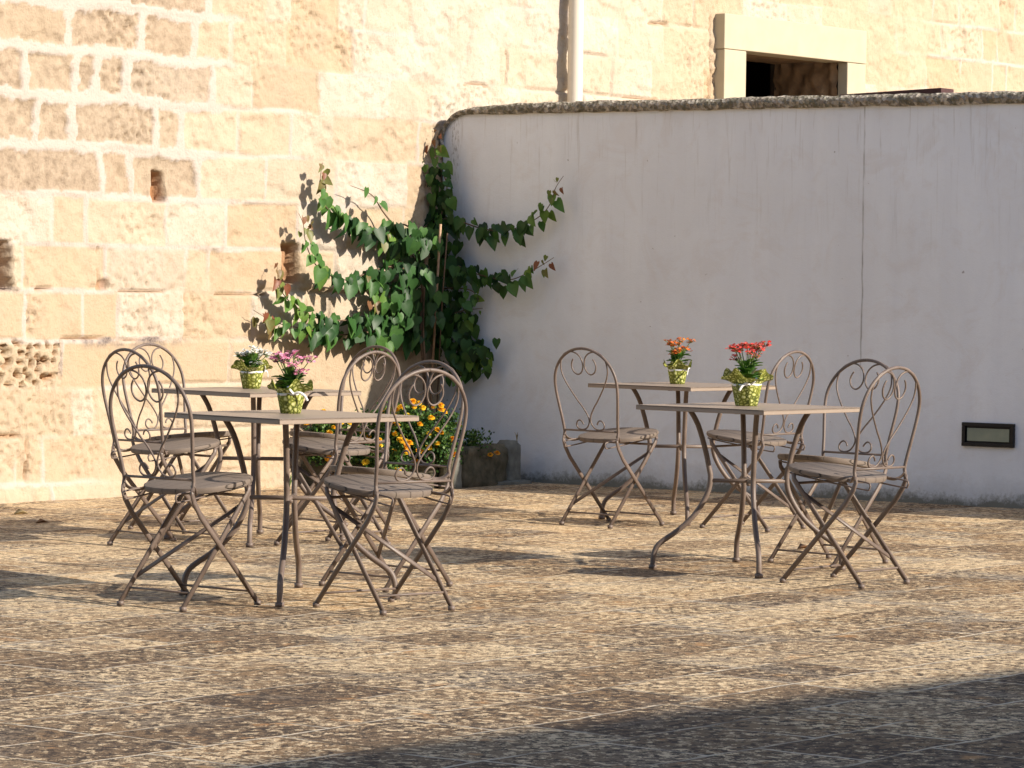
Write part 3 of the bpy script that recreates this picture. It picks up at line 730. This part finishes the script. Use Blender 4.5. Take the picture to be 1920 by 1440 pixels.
def make_vine():
    T = empty('climbing_vine', PSt(-.28, .14, .13)); tag(T, 'heart-leaved green climber spreading arms over the corner of both walls', 'climbing plant')
    loc = T.location.copy()
    rv = random.Random(3); st = MB(); lf = MB()
    def shoot(pts, fn, out, off, space, size, dens=1.0, tipred=True, spread=.035, r0=.006):
        P3 = catmull([fn(s, z, off + rv.uniform(-.02, .02)) for s, z in pts], 6)
        P3 = [p - loc for p in P3]; n = len(P3)
        st.tube(P3, [r0 * (1 - .75 * i / n) for i in range(n)], 6)
        L = 0; side = 1; nxt = 0; tot = sum((P3[i + 1] - P3[i]).length for i in range(n - 1))
        for i in range(n - 1):
            d = P3[i + 1] - P3[i]; L += d.length
            while nxt < L:
                f = nxt / tot; t = d.normalized()
                perp = t.cross(out).normalized() * side; side = -side
                sz = size * (1 - .10 * f) * rv.uniform(.55, 1.2)
                if f > .82: sz *= 1 - 2.6 * (f - .82)
                base = P3[i] + perp * rv.uniform(.005, spread) + out * rv.uniform(-.02, .05) + t * rv.uniform(-.02, .02)
                v = Vector((0, 0, -1)) * rv.uniform(.6, 1.1) + perp * rv.uniform(0, .6) + t * rv.uniform(-.25, .55) + out * rv.uniform(-.1, .45)
                nr = out * 1.0 + Vector((0, 0, rv.uniform(.0, .9))) + t * rv.uniform(-.6, .6) + perp * rv.uniform(-.4, .4)
                tint = rv.random() * .5
                if f > .7: tint = .4 + .35 * rv.random()
                if f > .88 and tipred: tint = rv.uniform(.8, 1.0)
                add_leaf(lf, base, v, nr, sz, rv.uniform(.7, 1.0), rv.uniform(.0, .3), rv.uniform(-.1, .5), tint)
                nxt += space * rv.uniform(.6, 1.4) / dens
    oS = -bS; oW = -bW
    for k, p in ST.items():
        thin = k in ('S1b',)
        shoot(p, PSt, oS, .095, .10 if thin else .022, .098, 1, True, .035)
    for k, p in WH.items():
        shoot(p, PWh, oW, .10, .023 if k in ('W1', 'W2') else .018, .092 if k in ('W1', 'W2') else .085, 1, k in ('W1', 'W2', 'W3'), .04 if k in ('W1', 'W2') else .07)
    trunk = [PSt(s, z, .13) - loc for s, z in TRUNK]
    st.tube(catmull(trunk, 6), .011, 8)
    st.tube([p + Vector((.012, -.012, 0)) for p in catmull(trunk[:5], 6)], .007, 8)
    # dense heart of the plant
    for i in range(105):
        z = rv.choice([.90, 1.0, 1.0, 1.14, 1.24, 1.48]) + rv.gauss(0, .035); wdt = {0: .40}.get(0); s = -.34 + rv.uniform(-1, .5) * wdt * (1 if z < 1.3 else .6)
        base = PSt(s, z, rv.uniform(.05, .24)) - loc
        v = Vector((rv.uniform(-.6, .6), rv.uniform(-.4, .1), -1)); nr = oS * 1.0 + oW * rv.uniform(-.2, .8) + Vector((rv.uniform(-.4, .4), 0, rv.uniform(0, .9)))
        add_leaf(lf, base, v, nr, rv.uniform(.05, .10), rv.uniform(.8, 1.0), rv.uniform(.05, .2), rv.uniform(0, .3), rv.random() * .6)
    for (cs, cz, rs_, rz_, nn) in ((.12, 1.27, .18, .10, 26), (.30, .80, .18, .13, 52), (.05, 1.72, .06, .26, 22), (.08, 1.47, .12, .08, 18), (.14, 1.03, .2, .10, 30)):
        for i in range(nn):
            base = PWh(cs + rv.gauss(0, .5) * rs_, cz + rv.gauss(0, .5) * rz_, rv.uniform(.05, .17)) - loc
            v = Vector((rv.uniform(-.5, .5), rv.uniform(-.3, .1), -1)); nr = oW + oS * rv.uniform(-.1, .7) + Vector((rv.uniform(-.4, .4), 0, rv.uniform(0, .8)))
            add_leaf(lf, base, v, nr, rv.uniform(.05, .095), rv.uniform(.75, 1.0), rv.uniform(.05, .25), rv.uniform(0, .5), rv.random() * .5)
    st.build('stem', M_stem, T); lf.build('foliage', M_vleaf, T, True, 'tint')
make_vine()
b = MB(); b.tube([PWh(.232, 1.585, .34), PWh(.135, 1.13, .24), PWh(-.02, .15, .09)], .008, 8)
tag(b.build('plant_cane', M_cane), 'thick bamboo cane standing upright in the vine', 'cane', 'canes supporting the vine')
b = MB(); b.tube([PWh(.27, 1.53, .32), PWh(.18, 1.13, .24), PWh(.03, .15, .09)], .0048, 8)
tag(b.build('plant_cane', M_stem), 'thin dark cane just right of the thick one in the vine', 'cane', 'canes supporting the vine')

# ---------------------------------------------------------------- stone edged flower bed in the corner
A_, M_, B_ = Vector((-1.27, 20.19, 0)), Vector((-.341, 20.073, 0)), Vector((.055, 20.70, 0))
def rough_block(b, p0, p1, z0, z1, th, seed, amp=.018):
    d = p1 - p0; L = d.length; t = d.normalized(); n = Vector((t.y, -t.x, 0)); n = n if n.y < 0 else -n
    nu, nv, nw = max(4, int(L / .025)), 10, 5
    def P(a, c, e):      # a along, c up, e depth (0 = front)
        q = p0 + t * (a * L) - n * (e * th) + Vector((0, 0, z0 + (z1 - z0) * c))
        k = [float(fbm(np.array([a * L * 11 + seed]), np.array([c * 3 + e * 2.3]), seed + j, 4)[0]) for j in (0, 7, 13)]
        ed = (min(a, 1 - a) < .001) + (min(c, 1 - c) < .001) + (min(e, 1 - e) < .001)
        sh = .012 * max(0, ed - 1)
        q += n * (k[0] * amp * 2 - (sh if e < .5 else -sh)) + Vector((0, 0, k[1] * amp - (sh if c > .5 else 0))) + t * (k[2] * amp + (sh if a < .5 else -sh))
        return q
    def sheet(f, nu_, nv_):
        V = [f(i / nu_, j / nv_) for j in range(nv_ + 1) for i in range(nu_ + 1)]
        b.add(V, [(j * (nu_ + 1) + i, j * (nu_ + 1) + i + 1, (j + 1) * (nu_ + 1) + i + 1, (j + 1) * (nu_ + 1) + i) for j in range(nv_) for i in range(nu_)])
    sheet(lambda a, c: P(a, c, 0), nu, nv); sheet(lambda a, e: P(a, 1, e), nu, nw); sheet(lambda a, c: P(1 - a, c, 1), nu, nv)
    sheet(lambda e, c: P(0, c, 1 - e), nw, nv); sheet(lambda e, c: P(1, c, e), nw, nv)
BED = empty('flower_bed', M_); tag(BED, 'low raised corner bed edged with rough dark mossy stones', 'flower bed')
def bedobj(name, fn, mat): 
    b = MB(); fn(b); b.V = [tuple(Vector(v) - M_) for v in b.V]; return b.build(name, mat, BED)
bedobj('edge_stone', lambda b: rough_block(b, A_, A_.lerp(M_, .45), -.02, .15, .12, 3), M_bed)
bedobj('edge_stone', lambda b: rough_block(b, A_.lerp(M_, .46), M_ + Vector((-.10, .013, 0)), -.02, .17, .12, 5), M_bed)
bedobj('edge_stone', lambda b: rough_block(b, M_ + Vector((-.09, .01, 0)), M_, -.02, .235, .14, 9), M_bed)
bedobj('corner_post', lambda b: rough_block(b, M_ + Vector((.002, .004, 0)), M_.lerp(B_, .16), -.02, .215, .13, 12, .01), M_render)
bedobj('edge_stone', lambda b: rough_block(b, M_.lerp(B_, .17), M_.lerp(B_, .84), -.02, .245, .14, 15), M_bed)
bedobj('corner_post', lambda b: rough_block(b, M_.lerp(B_, .845), B_ + Vector((.02, .02, 0)), -.02, .262, .13, 19, .01), M_render)
bedobj('plinth', lambda b: rough_block(b, M_ + Vector((-.25, -.02, 0)), B_ + Vector((.09, -.03, 0)), -.02, .022, .2, 25, .006), M_render)
sv = [A_ + Vector((.0, .06, .12)), M_ + Vector((-.02, .08, .13)), B_ + Vector((-.03, .08, .15)), C0 + Vector((0, -.02, .14))]
mesh_obj('soil', [tuple(v - M_) for v in sv], [(0, 1, 2, 3)], M_soil, BED, False)

# marigolds
def petal_flower(b, c, up, r, rv):
    up = up.normalized(); a = Vector((1, 0, 0)) if abs(up.x) < .8 else Vector((0, 1, 0)); u = up.cross(a).normalized(); w = up.cross(u)
    for ring, (rr, hh, n, tilt) in enumerate(((1.0, -.1, 9, .15), (.78, .15, 8, .5), (.5, .32, 6, .9), (.25, .42, 4, 1.3))):
        for k in range(n):
            an = 2 * math.pi * (k + rv.random() * .5) / n; d = u * math.cos(an) + w * math.sin(an); tt = up.cross(d)
            r1 = r * rr * rv.uniform(.85, 1.1); w1 = r * .40
            p0 = c + d * (r1 * .25) + up * (r * hh * .6); p1 = c + d * r1 + up * (r * (hh + tilt * .25))
            b.add([p0 - tt * w1 * .4, p0 + tt * w1 * .4, p1 + tt * w1, p1 + d * r1 * .12, p1 - tt * w1], [(0, 1, 2, 3, 4)])
M_orange = mat_leaf('marigold_petal', [(0, (.84, .34, .008)), (.5, (.90, .52, .014)), (1, (.94, .66, .04))], .6, .15)
MG = 'marigold plants in the corner bed'
MARI = [(-1.12, 20.22, .13, .15, .30, 11, 'small marigold at the left end of the bed beside the stone wall'), (-.98, 20.16, .10, .14, .28, 12, 'bushy marigold seen beneath the left chair seats'),
        (-.80, 20.24, .12, .17, .34, 15, 'marigold bush behind the middle of the bed edge'), (-.62, 20.14, .14, .17, .37, 20, 'tallest marigold clump crowned by a row of yellow-orange blooms'),
        (-.45, 20.18, .12, .16, .36, 15, 'full sunlit marigold just left of the bed corner stone'), (-.72, 20.05, .06, .15, .26, 12, 'low marigold spilling over the front edge of the bed'),
        (-.24, 20.38, .17, .12, .17, 4, 'dark shaded marigold trailing over the mossy stones at right')]
def make_marigold(x, y, z0, r, h, nf, lab, i):
    rv = random.Random(40 + i); T = empty('marigold_plant', (x, y, z0)); tag(T, lab, 'marigold', MG)
    lf = MB(); st = MB()
    for k in range(10):
        a = rv.uniform(0, 6.28); q = rv.uniform(.2, .8) * r; st.tube(catmull([(0, 0, -.02), (q * .4 * math.cos(a), q * .4 * math.sin(a), h * .4), (q * math.cos(a), q * math.sin(a), h * rv.uniform(.6, .85))], 3), .003, 5)
    st.build('stem', M_gstem, T)
    n = int(3400 * r * h / .05 * (.55 if i == 6 else 1)); n = min(n, 4200)
    cl = [(rv.gauss(0, .45) * r, rv.gauss(0, .45) * r, h * rv.uniform(.15, .85)) for _ in range(26)]
    for k in range(n):
        cx, cy, cz = rv.choice(cl); q = .035
        p = Vector((cx + rv.gauss(0, q), cy + rv.gauss(0, q), cz + rv.gauss(0, q)))
        if p.x ** 2 + p.y ** 2 > (r * 1.15) ** 2 or p.z > h * .98: continue
        if p.z < -.08: continue
        v = Vector((rv.uniform(-1, 1), rv.uniform(-1, 1), rv.uniform(-.4, 1))).normalized(); nr = Vector((rv.uniform(-1, 1), rv.uniform(-1, 1), rv.uniform(-.2, 1)))
        nr = (nr - v * nr.dot(v)).normalized(); u = v.cross(nr); L = rv.uniform(.014, .026); w = L * .38
        lf.a = rv.random(); lf.add([p, p + v * L * .5 + u * w, p + v * L, p + v * L * .5 - u * w], [(0, 1, 2, 3)])
    lf.build('foliage', M_mleaf, T, True, 'tint')
    for k in range(nf):
        f = rv.uniform(-1, 1)
        if rv.random() < .5: p = Vector((f * r * .85, rv.uniform(-.9, .1) * r, h * rv.uniform(.92, 1.06) * (1 - .25 * f * f)))
        else: p = Vector((f * r, -r * rv.uniform(.75, 1.05) * math.sqrt(max(.05, 1 - f * f)), h * rv.uniform(.05, .85)))
        if i == 6: p = [Vector((-.08, 0, .20)), Vector((-.03, -.13, .03)), Vector((.115, -.02, .02)), Vector((.155, .02, .028))][k]
        fl = MB(); fl.a = rv.random() if i < 6 else .1; petal_flower(fl, Vector((0, 0, 0)), Vector((rv.uniform(-.3, .6), -1 + rv.random() * .6, rv.uniform(.4, 1.2))), rv.uniform(.015, .023), rv)
        fo = fl.build('flower', M_orange, T, True, 'tint'); fo.location = p
for i, m in enumerate(MARI): make_marigold(*m, i)

# ---------------------------------------------------------------- potted kalanchoes
PG = 'potted kalanchoes, one on each table'
def mat_petal(name, c1, c2):
    return mat_leaf(name, [(0, c1), (1, c2)], .5, .15)
def make_pot(x, y, H, rp, pm, nst, lab, seed, tail, spread=1.0):
    rv = random.Random(seed); T = empty('potted_kalanchoe', (x, y, .7105), rv.uniform(-.4, .4)); tag(T, lab, 'potted plant', PG)
    hp = .075 * rp / .05; N = 48; V = []; F = []
    prof = [(.70, 0.0), (.74, .03), (.84, .35), (.94, .7), (1.0, .93), (.96, 1.0), (.86, 1.0)]
    ph = rv.uniform(0, 6)
    for r_, z in prof:
        for k in range(N):
            a = 2 * math.pi * k / N; rr = rp * r_ * (1 + .035 * math.sin(a * 7 + ph) + .02 * math.sin(a * 15 + z * 3)); V.append((rr * math.cos(a), rr * math.sin(a), z * hp))
    for i in range(len(prof) - 1):
        for k in range(N): F.append((i * N + k, i * N + (k + 1) % N, (i + 1) * N + (k + 1) % N, (i + 1) * N + k))
    F.append(tuple(range(N))[::-1]); mesh_obj('wrapped_pot', V, F, M_wrap, T)
    V = []; F = []; rows = 7
    for i in range(rows):
        f = i / (rows - 1)
        for k in range(N):
            a = 2 * math.pi * k / N
            wv = .5 + .5 * math.sin(a * 4 + ph) ; w2 = math.sin(a * 9 + ph * 2) 
            hh = (.030 + .022 * wv + .006 * w2) * f * rp / .05; rr = rp * (.90 + f * (.55 + .35 * (1 - wv)) * spread + .05 * w2 * f)
            V.append((rr * math.cos(a), rr * math.sin(a), hp * .97 + hh - .016 * f * f * (1 - wv)))
    for i in range(rows - 1):
        for k in range(N): F.append((i * N + k, i * N + (k + 1) % N, (i + 1) * N + (k + 1) % N, (i + 1) * N + k))
    mesh_obj('paper_collar', V, F, M_wrap, T)
    b = MB(); b.tube([(rp * .985 * math.cos(t * .262), rp * .985 * math.sin(t * .262), hp * (.95 + .02 * math.sin(t * .7))) for t in range(24)], .0042, 6, closed=True, flat=(1.3, .5))
    a0 = tail[0]; d = Vector((math.cos(a0), math.sin(a0), 0)); s_ = Vector((-d.y, d.x, 0))
    q0 = d * rp * 1.02 + Vector((0, 0, hp * .97))
    b.tube(catmull([q0, q0 + d * .012 + s_ * tail[1] * .02 + Vector((0, 0, .006)), q0 + d * .016 + s_ * tail[1] * .04 + Vector((0, 0, -.006)), q0 + d * .016 + s_ * tail[1] * .052 + Vector((0, 0, -.026))], 4), .0042, 6, flat=(1.3, .45))
    b.tube(catmull([q0, q0 + d * .01 - s_ * tail[1] * .014 + Vector((0, 0, .014)), q0 + d * .01 - s_ * tail[1] * .026 + Vector((0, 0, .03))], 4), .0042, 6, flat=(1.3, .45))
    b.build('ribbon', M_ribbon, T)
    lf = MB(); fl = MB(); st = MB()
    for k in range(40):
        a = rv.uniform(0, 6.28); lv = rv.random(); z = hp + .008 + lv * (H - hp) * .42
        el = rv.uniform(.2, 1.1); v = Vector((math.cos(a) * math.cos(el), math.sin(a) * math.cos(el), math.sin(el))); base = Vector((math.cos(a) * .012, math.sin(a) * .012, z))
        L = rv.uniform(.055, .080) * (1 - .2 * lv); side = v.cross(Vector((0, 0, 1))).normalized(); nr = side.cross(v).normalized()
        if nr.z < 0: nr = -nr
        pts = []; W_ = [.12, .42, .56, .52, .34, .0]
        Vv = []; tt = [0, .25, .5, .72, .9, 1.0]
        for t, w in zip(tt, W_):
            c = base + v * L * t - Vector((0, 0, 1)) * (.25 * L * t * t)
            for sx, lift in ((-1, .10), (-.5, .0), (0, -.03), (.5, .0), (1, .10)): Vv.append(c + side * (w * L * .55 * sx) + nr * (lift * L * (w + .2)))
        Ff = [(i * 5 + j, i * 5 + j + 1, i * 5 + j + 6, i * 5 + j + 5) for i in range(5) for j in range(4)]
        lf.a = rv.random() * .8; lf.add(Vv, Ff)
    lf.build('leaves', M_kleaf, T, True, 'tint')
    nst += 3
    for k in range(nst):
        a = 2 * math.pi * k / nst * 1.618 * 2 + rv.random() * .6; q = math.sqrt((k + .3) / nst) * .078 * spread
        top = Vector((q * math.cos(a), q * math.sin(a), H - .012 - q * rv.uniform(.0, .5) - rv.uniform(0, .016) - (rv.random() < .3) * rv.uniform(.01, .045)))
        mid = Vector((top.x * .4, top.y * .4, hp + (top.z - hp) * .5)); P = catmull([(0, 0, hp), mid, top], 3); st.tube(P, .0022, 5)
        for m in range(rv.randint(13, 19)):
            c = top + Vector((rv.gauss(0, .0125), rv.gauss(0, .0125), rv.uniform(-.012, .012)))
            st.tube([top - Vector((0, 0, .012)), c], .0011, 4, caps=False)
            up = Vector((rv.uniform(-.6, .6), rv.uniform(-.8, .4), 1)).normalized(); u = up.cross(Vector((1, .3, 0))).normalized(); w = up.cross(u); r0 = rv.uniform(.008, .0108)
            fl.a = rv.random()
            for ring in range(2):
                for j in range(5):
                    an = j * 1.2566 + ring * .6 + m; d_ = u * math.cos(an) + w * math.sin(an); t_ = up.cross(d_); rr = r0 * (1 - .35 * ring)
                    fl.add([c + up * .001 * ring, c + d_ * rr * .6 + t_ * rr * .38 + up * .0015, c + d_ * rr + up * .001 * (1 + 2 * ring), c + d_ * rr * .6 - t_ * rr * .38 + up * .0015], [(0, 1, 2, 3)])
    st.build('stems', M_gstem, T); fl.build('flowers', pm, T, True, 'tint')
make_pot(-.860, 13.10, .248, .053, mat_petal('pink_petal', (.82, .25, .42), (.90, .48, .62)), 9, 'kalanchoe with pink flowers in green patterned paper', 1, (-1.0, 1))
make_pot(-1.238, 16.02, .205, .055, mat_petal('white_petal', (.86, .84, .78), (.94, .93, .88)), 9, 'kalanchoe with white flowers in yellow-green patterned paper', 2, (-.4, 1))
make_pot(1.018, 14.605, .285, .064, mat_petal('red_petal', (.80, .06, .05), (.90, .20, .16)), 11, 'kalanchoe with tall red flowers and the largest paper wrapping', 3, (-1.2, -1))
make_pot(.868, 17.72, .245, .051, mat_petal('orange_petal', (.72, .14, .03), (.82, .30, .06)), 8, 'kalanchoe with orange flowers and a long curling white ribbon', 4, (-.1, -1), .9)

# ---------------------------------------------------------------- small things
def weed(x, y, z, s, n, seed, mat, lab, name='weed', cat='weed', grp=None):
    rv = random.Random(seed); b = MB()
    for k in range(n):
        a = rv.uniform(0, 6.28); L = s * rv.uniform(.5, 1); lean = rv.uniform(.1, .6)
        P = catmull([(0, 0, 0), (math.cos(a) * lean * L * .4, math.sin(a) * lean * L * .4, L * .6), (math.cos(a) * lean * L, math.sin(a) * lean * L, L)], 3)
        b.tube(P, [.0035 * s / .06 * (1 - .8 * i / len(P)) for i in range(len(P))], 4)
    o = b.build(name, mat); o.location = (x, y, z); tag(o, lab, cat, grp)
p = PSt(-1.45, 0, .04); weed(p.x, p.y, 0, .075, 16, 5, M_gstem, 'tuft of small green weeds at the foot of the stone wall')
weed(B_.x - .02, B_.y + .0, .262, .06, 7, 6, M_dry, 'dry grass blades on the end stone of the flower bed')
M_dead = mat_simple('dead_leaf', (.22, .11, .05), .2, 30, .8)
for (x, y, mat, k, lab) in ((-2.56, 17.35, M_dry, 1.0, 'pale dry leaf lying on the paving near the stone wall'), (-2.36, 16.75, M_dead, .8, 'brown curled leaf on the paving at the far left, beyond the leftmost chair'),
                          (1.345, 15.75, M_dead, .9, 'brown curled leaf on the paving behind the red-flowered table')):
    b = MB(); b.add([(0, 0, .004), (.05 * k, .01 * k, .022 * k), (.07 * k, .05 * k, .006), (.02 * k, .05 * k, .03 * k)], [(0, 1, 2, 3)])
    o = b.build('fallen_leaf', mat); o.location = (x, y, 0); tag(o, lab, 'leaf', 'fallen leaves on the paving')
    m = o.modifiers.new('s', 'SOLIDIFY'); m.thickness = .002
